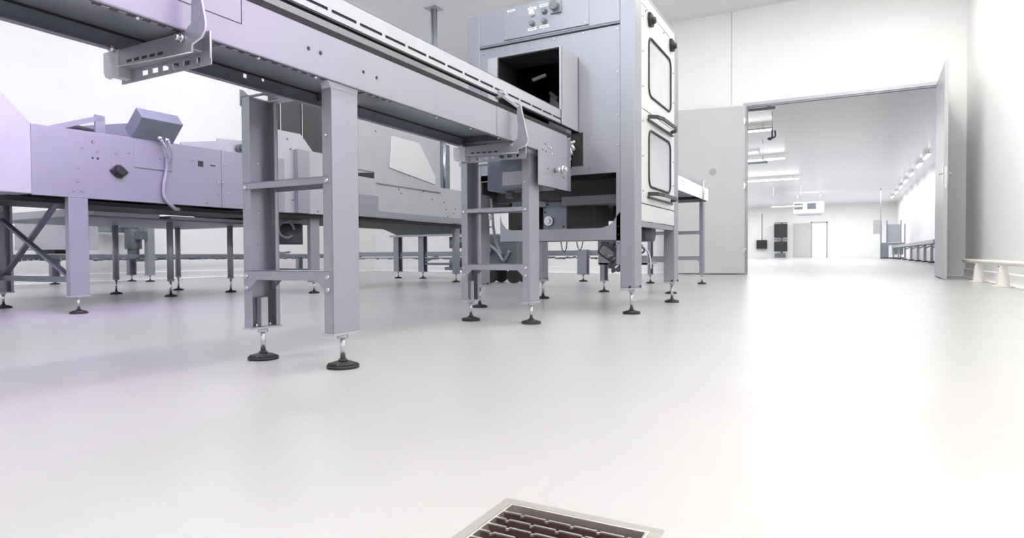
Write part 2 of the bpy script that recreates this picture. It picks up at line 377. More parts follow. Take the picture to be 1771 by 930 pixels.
# transverse brackets that carry the guard
def bracket(dy, sx=0.0):
    y = 1.105 + dy; t = 0.004
    arm = [ (-1.593, 0.986), (-1.591, 1.007), (-1.55, 1.019), (-1.534, 1.038), (-1.532, 1.056), (-1.547, 1.12), (-1.562, 1.19), (-1.575, 1.25), (-1.602, 1.25), (-1.600, 1.19), (-1.594, 1.13), (-1.598, 1.066), (-1.63, 1.049), (-1.955, 1.049), (-1.955, 0.999)]
    b = MB().prism(arm, 'y', y, y + t).build('support_bracket', STEEL, C1, bevel=0.0012)
    ed = [(-1.593, 0.986), (-1.591, 1.007), (-1.55, 1.019), (-1.534, 1.038), (-1.532, 1.056), (-1.547, 1.12), (-1.562, 1.19), (-1.575, 1.25)]
    MB().tube([(a, y - .001, c) for a, c in ed], 0.0022, 6).tube([(-1.955, y - .001, 0.999), (-1.593, y - .001, 0.986)], 0.0015, 6).tube([(-1.5625, y + .034, 0.975), (-1.5625, y + .034, 1.05)], 0.0022, 6).build('lit_edge', PALE_LIT, b)  # pale tubes paint in the light on the sheet edges
    sl = MB()
    for k in range(5): sl.box(-1.90 + k * .038, -1.877 + k * .038, y - .0012, y, 1.004 - k * .0008, 1.012 - k * .0008)
    sl.build('adjusting_slots', DARK, b, kind='stuff')
    y2 = y + 0.035
    zb = 0.958
    rear = [(-1.99, zb), (-1.60, zb), (-1.57, zb + .014), (-1.562, zb + .03), (-1.562, 1.016), (-1.60, 1.016), (-1.60, 0.992)]
    # rear strip with oblong holes: build in pieces between the holes
    xs = [-1.99, -1.885, -1.855, -1.835, -1.805, -1.785, -1.755, -1.735, -1.705, -1.685, -1.655, -1.625, -1.610, -1.562]
    r = MB()
    for i in range(len(xs) - 1):
        if i % 2 == 0 or i >= 12: r.box(xs[i], xs[i + 1], y2, y2 + t, zb, 1.0)
        else: r.box(xs[i], xs[i + 1], y2, y2 + t, zb, 0.971).box(xs[i], xs[i + 1], y2, y2 + t, 0.986, 1.0)
    r.box(-1.60, -1.562, y2, y2 + t, 1.0, 1.052).box(-1.99, -1.60, y + .004, y2, 0.996, 1.0)
    r.build('slotted_strip', STEEL, b, bevel=0.001)
    e = MB().prism([(-2.02, 1.05), (-1.965, 1.05), (-1.965, 0.972), (-1.99, 0.966), (-2.012, 0.974), (-2.02, 0.99)], 'y', y - .002, y + .003)
    e.box(-1.968, -1.94, y - .002, y + 0.04, 0.966, 1.05).build('end_cap', STEEL2, b, bevel=0.001)
    MB().cyl((-1.635, y, 1.03), (-1.635, y - .010, 1.03), 0.013, 0.013, 6).cyl((-1.635, y - .010, 1.03), (-1.635, y - .022, 1.03), 0.008, n=10).build('bolt', CHROME, b)
    MB().cyl((-1.96, y - .0, 1.052), (-1.96, y - .018, 1.052), 0.011, 0.011, 6).build('bolt', CHROME, b)
    c = MB().box(-1.735, -1.70, y - .012, y + .016, 1.30, 1.342).cyl((-1.712, y + .002, 1.325), (-1.672, y + .002, 1.325), 0.012, n=10).bar((-1.59, y + .002, 1.235), (-1.712, y + .002, 1.325), 0.02, 0.016)
    c.build('guard_clamp', STEEL2, b, bevel=0.002)
    return b
bracket(0.0)
bracket(1.945)
# two leg frames
for k, (dx, y0) in enumerate(((0, 1.68), (-0.022, 3.32))):
    xa, xb = -2.123 + dx, -1.642 + dx
    la, xca = channel_leg(C1, xa, 1, y0, 1.06)
    lb, xcb = channel_leg(C1, xb, -1, y0, 1.038)
    rungs(C1, xa, xb, y0)
    # angled top cap on the near leg, open top plate on the far one
    MB().hexa([(xb - .046, y0, 1.030), (xb + .001, y0, 1.030), (xb + .001, y0 + .14, 1.030), (xb - .046, y0 + .14, 1.030),
               (xb - .040, y0 - .01, 1.0499), (xb + .012, y0 - .03, 1.0499), (xb + .012, y0 + .13, 1.0499), (xb - .040, y0 + .13, 1.0499)]).build('top_cap', STEEL2, lb, bevel=0.002)
    tp = MB().box(xa, xa + .034, y0, y0 + .14, 1.053, 1.058).box(xa + .11, xa + .15, y0, y0 + .14, 1.053, 1.058)
    tp.box(xa + .034, xa + .11, y0, y0 + .02, 1.053, 1.058).box(xa + .034, xa + .11, y0 + .105, y0 + .14, 1.053, 1.058)
    tp.build('top_plate', STEEL, la, bevel=0.001)
    MB().prism([(y0 - .004, 1.02), (y0 - .004, 1.085), (y0 + .012, 1.085), (y0 + .05, 1.06), (y0 + .05, 1.02)], 'x', xa - .004, xa).build('corner_tab', STEEL2, la)
    # adjuster tube standing inside the far leg
    MB().box(xa + .010, xa + .040, y0 + .05, y0 + .085, 0.135, 0.255).build('adjuster_tube', STEEL2, la, bevel=0.003)
    rb = [(xb - .024, y0, z) for z in (0.86,)]
    bolts(rb, (0, -1, 0), 0.006, 'flange_bolts', lb)
    bolts([(xa + .004, y0 + .07, z) for z in (0.95, 0.80, 0.60, 0.47)], (1, 0, 0), 0.004, 'web_rivets', la, l=.003)
# end shaft, drive box under the belt, hose
MB().cyl((XN, 3.60, 0.955), (XN + .055, 3.60, 0.955), 0.016, n=14).cyl((XN + .05, 3.60, 0.955), (XN + .068, 3.60, 0.955), 0.027, n=14).cyl((XN + .068, 3.60, 0.955), (XN + .085, 3.60, 0.955), 0.015, n=6).build('roller_shaft', CHROME, C1)
db = MB().box(-2.09, -1.68, 3.55, 3.75, 0.845, 1.05).build('drive_box', STEELD, C1, bevel=0.012)
MB().box(-1.97, -1.70, 3.543, 3.552, 0.87, 0.965).build('drive_cover', STEEL2, db, bevel=0.004)
MB().cyl((-1.83, 3.65, 0.76), (-1.83, 3.65, 0.845), 0.05, n=16).cyl((-1.97, 3.65, 0.80), (-1.97, 3.65, 0.845), 0.03, n=12).box(-1.93, -1.74, 3.6, 3.72, 0.735, 0.77).build('gear_head', MOTOR, db, bevel=0.004)
MB().tube(smooth_path([(-2.10, 3.62, 0.80), (-2.09, 3.62, 0.70), (-2.07, 3.60, 0.60), (-2.03, 3.57, 0.50), (-1.985, 3.55, 0.43)]), 0.0095, 8).build('hose', CABLE, C1)
MB().cyl((-2.10, 3.62, 0.66), (-2.10, 3.62, 0.705), 0.018, n=12).build('hose_collar', CHROME, C1)
# vertical pipes and light slips behind the second leg
MB().cyl((-2.30, 3.62, 0.85), (-2.30, 3.62, 1.04), 0.012, n=10).cyl((-2.26, 3.62, 0.85), (-2.26, 3.62, 1.04), 0.012, n=10).box(-2.33, -2.0, 3.58, 3.66, 1.03, 1.055).build('pipe_pair', STEEL2, C1)

# ------------------------------------------------------------------ inspection cabinet
C2 = thing('inspection_cabinet', 'tall grey steel machine cabinet with framed side windows and black bow handles', 'machine', (-1.95, 4.85, 0))
CX0, CX1, CY0, CY1, CT = -2.64, -1.28, 4.2, 5.46, 2.31
for (x0, x1, y0, y1, fx, fy) in ((-1.39, CX1, CY0, 4.357, -1.327, 4.262), (-1.375, CX1, 5.337, CY1, -1.327, 5.43), (CX0, -2.53, CY0, 4.34, -2.6, 4.29), (CX0, -2.53, 5.337, CY1, -2.56, 5.40)):
    p = MB().box(x0, x1, y0, y1, 0.186, CT).build('corner_post', STEEL, C2, bevel=0.006)
    MB().box(x0 - .002, x1 + .004, y0 - .002, y1 + .002, 0.170, 0.1855).build('base_plate', STEEL2, p, bevel=0.002)
    bolts([(x0 + .07, y0 - .001, 0.192), (x1 + .001, (y0 + y1) / 2 + .03, 0.192)], (0, -1, 0), 0.010, 'bolts', p, DARK, .004)
    levelling_foot(p, fx, fy, 0.170, 0.062, 0.012)
MB().box(CX0 + .002, CX1 - .002, CY0 + .002, CY1 - .002, CT - .02, CT).build('roof', STEEL, C2)
hp = MB().box(-2.53, -1.39, CY0 + .001, CY0 + .02, 2.052, CT - .02).build('header_panel', STEEL, C2, bevel=0.002)
MB().box(-2.525, -1.385, CY0 - .004, CY0 + .01, 2.030, 2.050).build('header_channel', STEELD, C2, bevel=0.004)
MB().box(-2.525, -1.392, CY0 - .0045, CY0 + .008, 2.030, 2.036).build('header_gap', BLACK, C2)
cp = MB().box(-2.31, -1.617, CY0 - .004, CY0 + .001, 2.066, 2.288).build('control_panel', STEEL, C2, bevel=0.0015)
MB().box(-2.31, -1.617, CY0 - .0035, CY0 - .0005, 2.0625, 2.066).build('panel_shadow_gap', DARK, cp)
def button(x, z, m, r=.018, name='push_button'):
    MB().cyl((x, CY0 - .004, z), (x, CY0 - .022, z), r * 1.15, n=18).cyl((x, CY0 - .022, z), (x, CY0 - .034, z), r, r * .85, n=18).build(name, m, cp)
button(-2.067, 2.224, LABEL); button(-1.967, 2.222, GREYK); button(-2.067, 2.151, GREYK); button(-1.967, 2.150, GREYK)
es = MB().box(-1.915, -1.83, CY0 - .02, CY0 - .004, 2.19, 2.277).build('stop_switch_box', STEEL, cp, bevel=0.003)
MB().cyl((-1.873, CY0 - .02, 2.236), (-1.873, CY0 - .05, 2.236), 0.022, n=18).cyl((-1.873, CY0 - .05, 2.236), (-1.873, CY0 - .066, 2.236), 0.037, 0.033, n=20).build('stop_button', GREYK, cp)
for x0, x1, z0, z1 in ((-2.105, -2.032, 2.252, 2.272), (-2.005, -1.93, 2.257, 2.277), (-2.105, -2.032, 2.100, 2.120), (-2.005, -1.93, 2.103, 2.123), (-2.28, -2.213, 2.271, 2.287)):
    lb = MB().box(x0, x1, CY0 - .006, CY0 - .004, z0, z1)
    o = lb.build('label_plate', LABEL, cp)
    pr = MB(); xx = x0 + .012
    while xx < x1 - .014:
        w = random.uniform(.004, .009); pr.box(xx, xx + w, CY0 - .0066, CY0 - .006, (z0 + z1) / 2 - .003, (z0 + z1) / 2 + .003); xx += w + .003
    MBp = pr.build('label_print', PRINT, cp, kind='stuff')
bolts([(-2.295, CY0 - .004, 2.08), (-1.64, CY0 - .004, 2.08), (-1.97, CY0 - .004, 2.085), (-2.08, CY0 - .004, 2.288 - .01)], (0, -1, 0), 0.006, 'panel_screws', cp)
# front panel with its openings
fp = MB(); yf0, yf1 = CY0 + .006, CY0 + .016
for x0, x1, z0, z1 in ((-2.53, -2.367, 1.0, 2.032), (-2.367, -1.70, 1.846, 2.032), (-1.70, -1.668, 1.303, 2.032), (-1.668, -1.39, 1.0, 2.032), (-1.758, -1.668, 1.0, 1.062), (-2.53, -1.758, 0.995, 1.045)):
    fp.box(x0, x1, yf0, yf1, z0, z1)
fp.build('front_panel', STEEL, C2)
bolts([(-2.50, yf0, 1.99), (-2.31, yf0, 2.0), (-2.1, yf0, 2.005), (-1.89, yf0, 2.008), (-1.66, yf0, 2.01), (-1.405, yf0, 2.0), (-1.405, yf0, 1.70), (-1.405, yf0, 1.40), (-1.405, yf0, 1.19), (-1.62, yf0, 1.04)], (0, -1, 0), 0.007, 'panel_bolts', C2)
# intake hood
hd = MB().prism([(3.913, 1.314), (4.213, 1.310), (4.213, 1.842), (3.913, 1.842)], 'x', -1.709, -1.705)
hd.box(-2.29, -1.705, 3.913, 4.206, 1.840, 1.844).box(-2.29, -2.206, 3.913, 3.917, 1.26, 1.842).box(-2.21, -2.206, 3.913, 4.206, 1.26, 1.842).box(-1.725, -1.705, 3.913, 3.917, 1.414, 1.842)
hd.build('intake_hood', STEEL2, C2, bevel=0.001)
MB().box(-2.205, -1.712, 3.918, 4.206, 1.832, 1.839).prism([(3.92, 1.318), (4.2, 1.314), (4.2, 1.838), (3.92, 1.838)], 'x', -1.7135, -1.7095).box(-2.2055, -2.2015, 3.918, 4.2, 1.27, 1.838).build('hood_shade_lining', DARK, C2)  # black sheets paint in the shade inside the hood
# dark interior: black sheets paint in the shade of the enclosed cabinet
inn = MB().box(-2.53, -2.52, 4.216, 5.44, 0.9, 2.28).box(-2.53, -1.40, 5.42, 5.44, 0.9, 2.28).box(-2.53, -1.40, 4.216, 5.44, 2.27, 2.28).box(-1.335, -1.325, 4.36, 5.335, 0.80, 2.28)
inn.build('interior_shade_lining', DARK, C2)
MB().bar((-2.12, 4.3, 1.76), (-2.03, 4.35, 1.80), 0.03, 0.022).build('sensor_bar', STEEL2, C2)
mc = MB().prism([(-2.05, 1.30), (-1.80, 1.30), (-1.74, 1.45), (-1.80, 1.52), (-1.93, 1.56), (-1.99, 1.66), (-2.03, 1.66)], 'y', 4.42, 4.6)
mc.cyl((-2.02, 4.40, 1.68), (-1.95, 4.40, 1.62), 0.016).cyl((-2.2, 4.5, 1.42), (-2.2, 4.62, 1.42), 0.09, n=18)
mc.build('cutting_head', MOTOR, C2, bevel=0.01)
MB().box(-1.84, -1.80, 4.3, 4.5, 1.24, 1.40).box(-1.76, -1.74, 4.3, 4.4, 1.24, 1.5).build('belt_guide', STEELD, C2)
rr = MB()
for i in range(5): rr.tube([(-1.80 + .004 * i, 4.12, 1.25 + .004 * i), (-1.78, 4.14, 1.28), (-1.75, 4.15, 1.26 + .006 * i)], 0.003, 6)
rr.build('wire_bundle', LABEL, C2, kind='stuff')
ft = MB()
for i in range(9):
    ft.cyl((-1.79 + random.uniform(0, .07), 4.16 + random.uniform(0, .03), random.uniform(1.10, 1.26)), (-1.78 + random.uniform(0, .07), 4.14, random.uniform(1.10, 1.26)), random.uniform(.007, .016), n=8)
ft.build('pneumatic_fittings', CHROME, C2, kind='stuff')
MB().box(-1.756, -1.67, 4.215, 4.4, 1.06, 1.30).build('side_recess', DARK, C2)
# lower front rail, gussets, working gear below
lr = MB().box(-2.36, -1.39, CY0 + .008, CY0 + .014, 0.519, 0.610).box(-2.36, -1.39, CY0 + .014, CY0 + .10, 0.606, 0.610).box(-2.36, -1.39, CY0 + .008, CY0 + .10, 0.519, 0.523)
lr.prism([(-1.39, 0.61), (-1.39, 0.72), (-1.41, 0.70), (-1.44, 0.655), (-1.48, 0.625), (-1.54, 0.61)], 'y', CY0 + .008, CY0 + .012)
lr.prism([(-2.36, 0.61), (-2.36, 0.73), (-2.345, 0.67), (-2.31, 0.625), (-2.26, 0.61)], 'y', CY0 + .008, CY0 + .012)
lr.build('lower_rail', STEEL, C2)
MB().box(-1.42, -1.39, CY0 + .008, CY0 + .014, 0.35, 1.0).build('rail_tab', STEEL, C2)
bolts([(-1.405, CY0 + .008, z) for z in (0.62, 0.56, 0.50)], (0, -1, 0), 0.006, 'tab_bolts', C2, DARK, .003)
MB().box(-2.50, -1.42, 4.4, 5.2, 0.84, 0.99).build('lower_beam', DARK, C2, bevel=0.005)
MB().box(-1.90, -1.45, 4.35, 4.5, 0.795, 0.86).build('cross_bar', MOTOR, C2)
MB().box(-1.9, -1.55, 4.9, 5.0, 0.70, 0.8).build('cross_bar', MOTOR, C2)
gb = MB().box(-2.13, -1.92, 4.50, 4.70, 0.60, 0.845).build('gearbox', STEELD, C2, bevel=0.006)
MB().cyl((-2.07, 4.5, 0.69), (-2.07, 4.47, 0.69), 0.038, n=18).cyl((-2.07, 4.47, 0.69), (-2.07, 4.455, 0.69), 0.02, n=12).build('output_shaft', CHROME, gb)
bolts([(-2.11, 4.5, 0.80), (-2.11, 4.5, 0.76), (-2.09, 4.5, 0.82), (-1.96, 4.5, 0.82), (-1.95, 4.5, 0.64)], (0, -1, 0), 0.009, 'bolts', gb, DARK)
MB().box(-1.91, -1.66, 4.45, 4.75, 0.60, 0.90).build('drive_motor', DARK, C2, bevel=0.02)
MB().box(-2.44, -2.16, 4.45, 4.8, 0.58, 0.86).build('drum_guard', DARK, C2, bevel=0.05)
MB().cyl((-1.66, 4.9, 0.60), (-1.66, 4.9, 0.82), 0.02, n=10).cyl((-1.60, 4.9, 0.60), (-1.60, 4.9, 0.82), 0.015, n=10).build('guide_rods', CHROME, C2)
# hinge side: doors
def side_door(name, z0, z1, w):
    y0, y1 = 4.360, 5.334; wy0, wy1, wz0, wz1 = w; x0, x1 = CX1 - .012, CX1 - .004
    d = MB().box(x0, x1, y0, wy0, z0, z1).box(x0, x1, wy1, y1, z0, z1).box(x0, x1, wy0, wy1, z0, wz0).box(x0, x1, wy0, wy1, wz1, z1)
    R = .07
    for cy, cz, sy, sz in ((wy0, wz0, 1, 1), (wy1, wz0, -1, 1), (wy0, wz1, 1, -1), (wy1, wz1, -1, -1)):
        arc = [(cy + sy * (R - R * math.cos(a)), cz + sz * (R - R * math.sin(a))) for a in [j * PI / 12 for j in range(7)]]
        d.prism([(cy, cz)] + arc, 'x', x0, x1)
    o = d.build(name, PALE_LIT, C2)
    MB().prism(rrect(wy0 - .004, wy1 + .004, wz0 - .004, wz1 + .004, .07), 'x', x0 + .001, x1 - .002).build('window_pane', PANE, o)
    MB().tube([(CX1 - .003, y, z) for y, z in rrect(wy0, wy1, wz0, wz1, .07, 6)], 0.0095, 8, True).build('rubber_gasket', BLACK, o)
    return o
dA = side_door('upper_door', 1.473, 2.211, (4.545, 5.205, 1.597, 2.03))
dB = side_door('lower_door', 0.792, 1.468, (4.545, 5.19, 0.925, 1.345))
MB().box(CX1 - .012, CX1 - .004, 4.357, 5.337, 2.215, CT - .02).build('header_strip', PALE_LIT, C2)
MB().box(CX1 - .010, CX1 - .0035, 4.36, 5.38, 2.210, 2.2155).box(CX1 - .010, CX1 - .0035, 4.42, 5.33, 1.4675, 1.4735).box(CX1 - .010, CX1 - .0035, 4.343, 5.337, 0.787, 0.792).build('door_gap', DARK, C2)
for y in (4.575, 5.215):
    l = MB().prism([(y - .05, 2.20), (y + .02, 2.20), (y + .055, 2.16), (y + .04, 2.115), (y - .03, 2.10), (y - .055, 2.15)], 'x', CX1 - .004, CX1 + .02)
    l.cyl((CX1 + .02, y, 2.15), (CX1 + .045, y, 2.15), 0.03, 0.022, n=14).build('latch', BLACK, C2, bevel=0.004)
def bow(z, par, name='bow_handle'):
    ys, ye = 4.53, 5.22
    b = MB()
    path = [(CX1 - .004, ys, z), (CX1 + .055, ys + .05, z), (CX1 + .075, ys + .14, z), (CX1 + .075, ye - .14, z), (CX1 + .055, ye - .05, z), (CX1 - .004, ye, z)]
    for i in range(len(path) - 1):
        b.bar(path[i], path[i + 1], 0.012 if i in (0, 4) else 0.014, 0.030)
    b.box(CX1 - .004, CX1 + .012, ys - .02, ye + .02, z - .035, z - .018)
    return b.build(name, mat('black_handle_plastic', (0.03, 0.03, 0.035), 0.35) if 'black_handle_plastic' not in bpy.data.materials else bpy.data.materials['black_handle_plastic'], par, bevel=0.004)
bow(1.437, dB); bow(0.868, dB)
scr = [(CX1 - .004, 4.40, z) for z in (2.13, 1.88, 1.63, 1.38, 1.13, 0.88)] + [(CX1 - .004, 5.30, z) for z in (1.95, 1.70, 1.42, 1.20, 1.0)] + [(CX1 - .004, y, 2.19) for y in (4.47, 4.72, 4.98)]
bolts(scr, (1, 0, 0), 0.008, 'door_screws', C2, MOTOR, .004)
MB().box(CX1 - .02, CX1 - .006, 4.357, 5.337, 0.664, 0.787).build('side_skirt', PALE_LIT, C2, bevel=0.002)
MB().box(CX1 - .05, CX1 - .012, 4.357, 5.337, 0.622, 0.660).build('skirt_ledge', STEEL, C2, bevel=0.004)
MB().box(CX0 + .01, CX0 + .02, 4.34, 5.337, 0.80, CT - .02).build('far_side_panel', STEEL, C2)
MB().box(-2.53, -1.39, CY1 - .02, CY1 - .008, 0.80, 1.18).box(-2.53, -1.39, CY1 - .02, CY1 - .008, 1.75, 2.3).build('rear_panel', STEEL, C2)
MB().box(-1.85, -1.55, 5.00, 5.02, 0.42, 0.66).build('inner_plate', STEEL2, C2)
MB().cyl((-1.52, 5.10, 0.60), (-1.40, 5.10, 0.60), 0.075, n=20).build('fan_motor', MOTOR, C2)
tr = MB().box(-1.84, -1.42, 4.98, 5.30, 0.335, 0.35).box(-1.84, -1.42, 4.98, 4.99, 0.335, 0.41)
tr.build('drip_tray', STEEL2, C2)
MB().tube(smooth_path([(-1.80, 4.95, 0.5), (-1.6, 4.96, 0.49), (-1.45, 5.0, 0.47), (-1.41, 5.02, 0.40), (-1.40, 5.02, 0.3)]), 0.008, 8).build('tray_pipe', CHROME, C2)
tg = MB()
for i in range(11):
    a = random.uniform(0, 6.28); x = -1.62 + random.uniform(-.14, .14); yy = 4.85 + random.uniform(-.1, .1)
    tg.tube(smooth_path([(x, yy, 0.52), (x + .1 * math.cos(a), yy + .06, 0.44), (-1.62 + .06 * math.sin(a), yy, 0.36), (-1.60 + random.uniform(-.12, .12), yy, 0.28 + random.uniform(0, .12)), (-1.50 + random.uniform(-.1, .1), yy, 0.50)]), 0.009, 6)
tg.build('cable_bundle', MOTOR, C2, kind='stuff')
ub = MB()
for x, z0 in ((-2.22, 0.46), (-1.93, 0.44), (-1.80, 0.455)):
    ub.tube([(x, 4.4, 0.52), (x + .01, 4.4, z0 + .02), (x + .03, 4.4, z0), (x + .045, 4.4, z0 + .03), (x + .05, 4.4, 0.52)], 0.004, 6)
ub.build('cable_loops', BLACK, C2, kind='stuff')

# ------------------------------------------------------------------ outfeed conveyor behind the cabinet
C3 = thing('outfeed_conveyor', 'short white-sided belt conveyor leaving the cabinet beside the folded-back grey door', 'conveyor', (-2.05, 7.5, 0))
ox, oe = -1.70, 9.05
MB().box(ox - .006, ox, 5.5, oe, 1.166, 1.337).build('side_panel', WHITEP, C3, bevel=0.002)
MB().box(-2.55, -2.544, 5.5, oe, 1.166, 1.337).build('far_side_panel', STEEL2, C3)
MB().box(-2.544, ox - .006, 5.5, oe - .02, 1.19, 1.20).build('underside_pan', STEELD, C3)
MB().box(-2.54, ox - .01, 5.47, oe, 1.315, 1.335).build('belt', BELT, C3)
MB().box(-2.54, ox - .01, 8.5, 9.0, 1.155, 1.19).build('return_roller', BLACK, C3, bevel=0.01)
MB().box(ox - .03, ox - .024, 5.5, 8.95, 1.36, 1.415).build('guard_rail', STEEL2, C3)
for y in (6.3, 8.65):
    MB().cyl((ox + .008, y, 1.15), (ox + .008, y, 1.42), 0.012, n=10).build('guard_post', CHROME, C3)
bolts([(ox, y, z) for y in (7.4, 7.5, 8.8) for z in (1.29, 1.25)], (1, 0, 0), 0.009, 'bolts', C3)
for xa, xb, y0 in ((-2.40, -1.60, 6.55), (-2.52, -1.735, 8.86)):
    for xo, sg in ((xa, 1), (xb, -1)):
        channel_leg(C3, xo, sg, y0, 1.166, 0.13, 0.05, 0.13)
    rungs(C3, xa, xb, y0, 0.13, (0.70, 0.745), (0.335, 0.39, 0.285))

# ------------------------------------------------------------------ processing line on the left
C4 = thing('processing_line', 'long lilac-grey panelled processing machine on box legs along the left, behind the conveyor', 'machine', (-5.7, 4.0, 0))
LX = -5.05
MB().prism([(-0.6, 0.872), (2.258, 0.872), (2.258, 1.366), (1.95, 1.70), (1.6, 1.98), (-0.6, 1.98)], 'x', LX - .9, LX + .006).build('end_housing', STEEL2, C4, bevel=0.006)
seg = MB().prism([(2.26, 0.866), (3.772, 0.872), (3.772, 1.400), (2.26, 1.367)], 'x', LX - .02, LX).build('side_panel', STEEL, C4, bevel=0.003)
MB().prism([(3.776, 0.872), (4.50, 0.876), (4.50, 1.413), (3.776, 1.400)], 'x', LX - .02, LX + .001).build('side_panel', STEEL, C4, bevel=0.003)
pt = [(2.671, 1.297), (2.593, 1.242), (2.699, 1.231), (2.836, 1.237), (2.934, 1.256), (2.558, 1.09), (2.556, 0.991), (2.527, 0.915), (2.587, 0.92), (3.488, 1.264), (3.736, 1.101), (3.784, 1.101), (3.843, 1.01), (3.740, 1.001), (3.786, 0.899), (3.616, 0.908), (3.805, 1.268), (3.05, 1.30), (3.19, 1.24)]
bolts([(LX, y, z) for y, z in pt], (1, 0, 0), 0.011, 'bolts', C4, CHROME, .009)
MB().box(LX, LX + .002, 3.54, 3.59, 1.222, 1.272).box(LX, LX + .002, 3.66, 3.71, 1.24, 1.252).cyl((LX, 2.665, 1.178), (LX + .002, 2.665, 1.178), .008).cyl((LX, 2.702, 1.178), (LX + .002, 2.702, 1.178), .009).cyl((LX, 2.67, 1.298), (LX + .002, 2.67, 1.298), .012).build('slot_holes', DARK, C4, kind='stuff')
kb = MB().prism([(2.785, 1.10), (2.81, 1.125), (2.835, 1.148), (2.865, 1.148), (2.895, 1.125), (2.925, 1.095), (2.90, 1.07), (2.87, 1.045), (2.84, 1.048), (2.81, 1.07)], 'x', LX, LX + .02)
kb.cyl((LX + .02, 2.855, 1.098), (LX + .05, 2.855, 1.098), 0.042, 0.032, n=20).build('flange_bearing', BLACK, C4, bevel=0.004)
MB().box(LX, LX + .005, 2.983, 3.295, 1.148, 1.356).build('access_cover', STEEL, C4, bevel=0.002)
MB().box(LX, LX + .0035, 2.98, 3.298, 1.143, 1.148).box(LX, LX + .0035, 3.295, 3.298, 1.148, 1.35).build('cover_shadow_gap', MOTOR, C4)
# tilted operator box with two glands and their cable
bx = LX + .10
def tb(y, z, x): return (x, y, z)
q4 = [(-5.058, 1.372), (-4.902, 1.528), (-4.980, 1.616), (-5.139, 1.464)]
ob = MB().prism(q4, 'y', 2.96, 3.31).build('operator_box', STEELD, C4, bevel=0.006)
for y, z in ((3.165, 1.43), (3.225, 1.425)):
    MB().cyl((bx - .085, y, z), (bx - .045, y + .005, z - .04), 0.020, n=12).cyl((bx - .045, y + .005, z - .04), (bx - .03, y + .008, z - .055), 0.013, n=10).build('cable_gland', CHROME, ob)
cb = MB()
for dy in (0, .055):
    cb.tube(smooth_path([(bx - .03, 3.172 + dy, 1.378), (bx - .015, 3.19 + dy * .9, 1.33), (LX + .06, 3.235 + dy * .4, 1.255), (LX + .03, 3.235, 1.20)]), 0.009, 8)
cb.tube(smooth_path([(LX + .035, 3.236, 1.26), (LX + .022, 3.235, 1.15), (LX + .022, 3.213, 1.05), (LX + .022, 3.205, 0.96), (LX + .022, 3.225, 0.90), (LX + .02, 3.27, 0.86), (LX - .02, 3.33, 0.835), (LX - .1, 3.42, 0.84)]), 0.015, 8)
cb.build('operator_cable', CABLE, C4)
# frame bracket, hose and trays over the machine
MB().bar((-5.35, 2.50, 1.40), (-5.35, 2.90, 1.56), 0.02, 0.04).box(-5.36, -5.34, 2.845, 2.92, 1.36, 1.575).build('support_frame', STEEL, C4)
MB().tube(smooth_path([(-5.55, 2.66, 1.38), (-5.55, 2.75, 1.46), (-5.55, 2.85, 1.47), (-5.55, 3.0, 1.45), (-5.55, 3.15, 1.40)]), 0.035, 10).build('black_hose', BLACK, C4)
MB().prism([(2.78, 1.40), (3.3, 1.40), (3.3, 1.62), (2.92, 1.53)], 'x', -5.66, -5.64).build('splash_plate', STEELD, C4)
MB().prism([(3.62, 1.42), (4.32, 1.42), (4.32, 1.60), (4.0, 1.575), (4.0, 1.55), (3.62, 1.48)], 'x', -5.42, -5.40).box(-5.42, -5.37, 3.9, 4.3, 1.44, 1.46).build('rear_guide', STEEL2, C4)
MB().cyl((-5.40, 4.24, 1.51), (-5.36, 4.24, 1.51), 0.045, n=16).cyl((-5.36, 4.24, 1.51), (-5.34, 4.24, 1.51), 0.024, n=12).build('guide_roller', MOTOR, C4)
# second section seen between the two legs
SX = -5.20
MB().prism([(4.50, 0.882), (5.5, 0.893), (5.5, 1.58), (5.036, 1.58), (4.864, 1.743), (4.50, 1.739)], 'x', SX - .02, SX).build('side_panel', STEEL2, C4, bevel=0.003)
MB().box(SX, SX + .06, 4.763, 4.93, 0.885, 1.564).build('cover_box', STEEL, C4, bevel=0.004)
cu = MB()
for k in range(5):
    y = 4.52 + k * .15
    MB().prism([(y, 1.40), (y + .152, 1.40), (y + .152, 2.2), (y, 2.2)], 'x', SX - .10 + .02 * (k % 2), SX - .094 + .02 * (k % 2)).build('curtain_strip', mat('dark_curtain', (0.045, 0.045, 0.055), 0.35) if k == 0 else bpy.data.materials['dark_curtain'], C4)
bolts([(SX, y, z) for y, z in ((4.68, 1.66), (4.72, 1.56), (4.82, 1.40), (4.60, 1.18), (4.64, 1.18), (4.68, 1.20), (4.74, 1.02), (4.86, 0.93), (5.1, 0.92))], (1, 0, 0), 0.011, 'bolts', C4, MOTOR, .006)
# third section with the pale hopper hood
MB().prism([(5.5, 0.90), (8.25, 0.905), (8.25, 1.42), (7.515, 1.41), (7.515, 2.15), (5.5, 2.15)], 'x', SX - .03, SX - .01).build('side_panel', STEEL2, C4, bevel=0.003)
MB().box(SX - .01, SX + .006, 5.55, 6.06, 1.47, 2.1).build('cover_plate', STEEL2, C4, bevel=0.003)
MB().prism([(6.35, 1.56), (7.36, 1.44), (7.36, 1.56), (6.99, 1.98), (6.4, 1.98)], 'x', SX - .01, SX + .008).build('hopper_hood', PALE_LIT, C4, bevel=0.004)
MB().prism([(5.55, 1.395), (6.06, 1.39), (6.06, 1.465), (5.55, 1.405)], 'x', SX - .009, SX - .006).build('access_slot', DARK, C4)
MB().box(SX - .01, SX + .03, 5.55, 6.10, 0.90, 1.18).build('guard_plate', STEEL, C4, bevel=0.01)
MB().box(SX - .01, SX + .012, 6.10, 8.25, 0.905, 0.985).build('lower_band', STEEL, C4, bevel=0.003)
MB().box(SX - .005, SX + .004, 6.1, 7.5, 1.33, 1.342).build('band_seam', STEELD, C4)
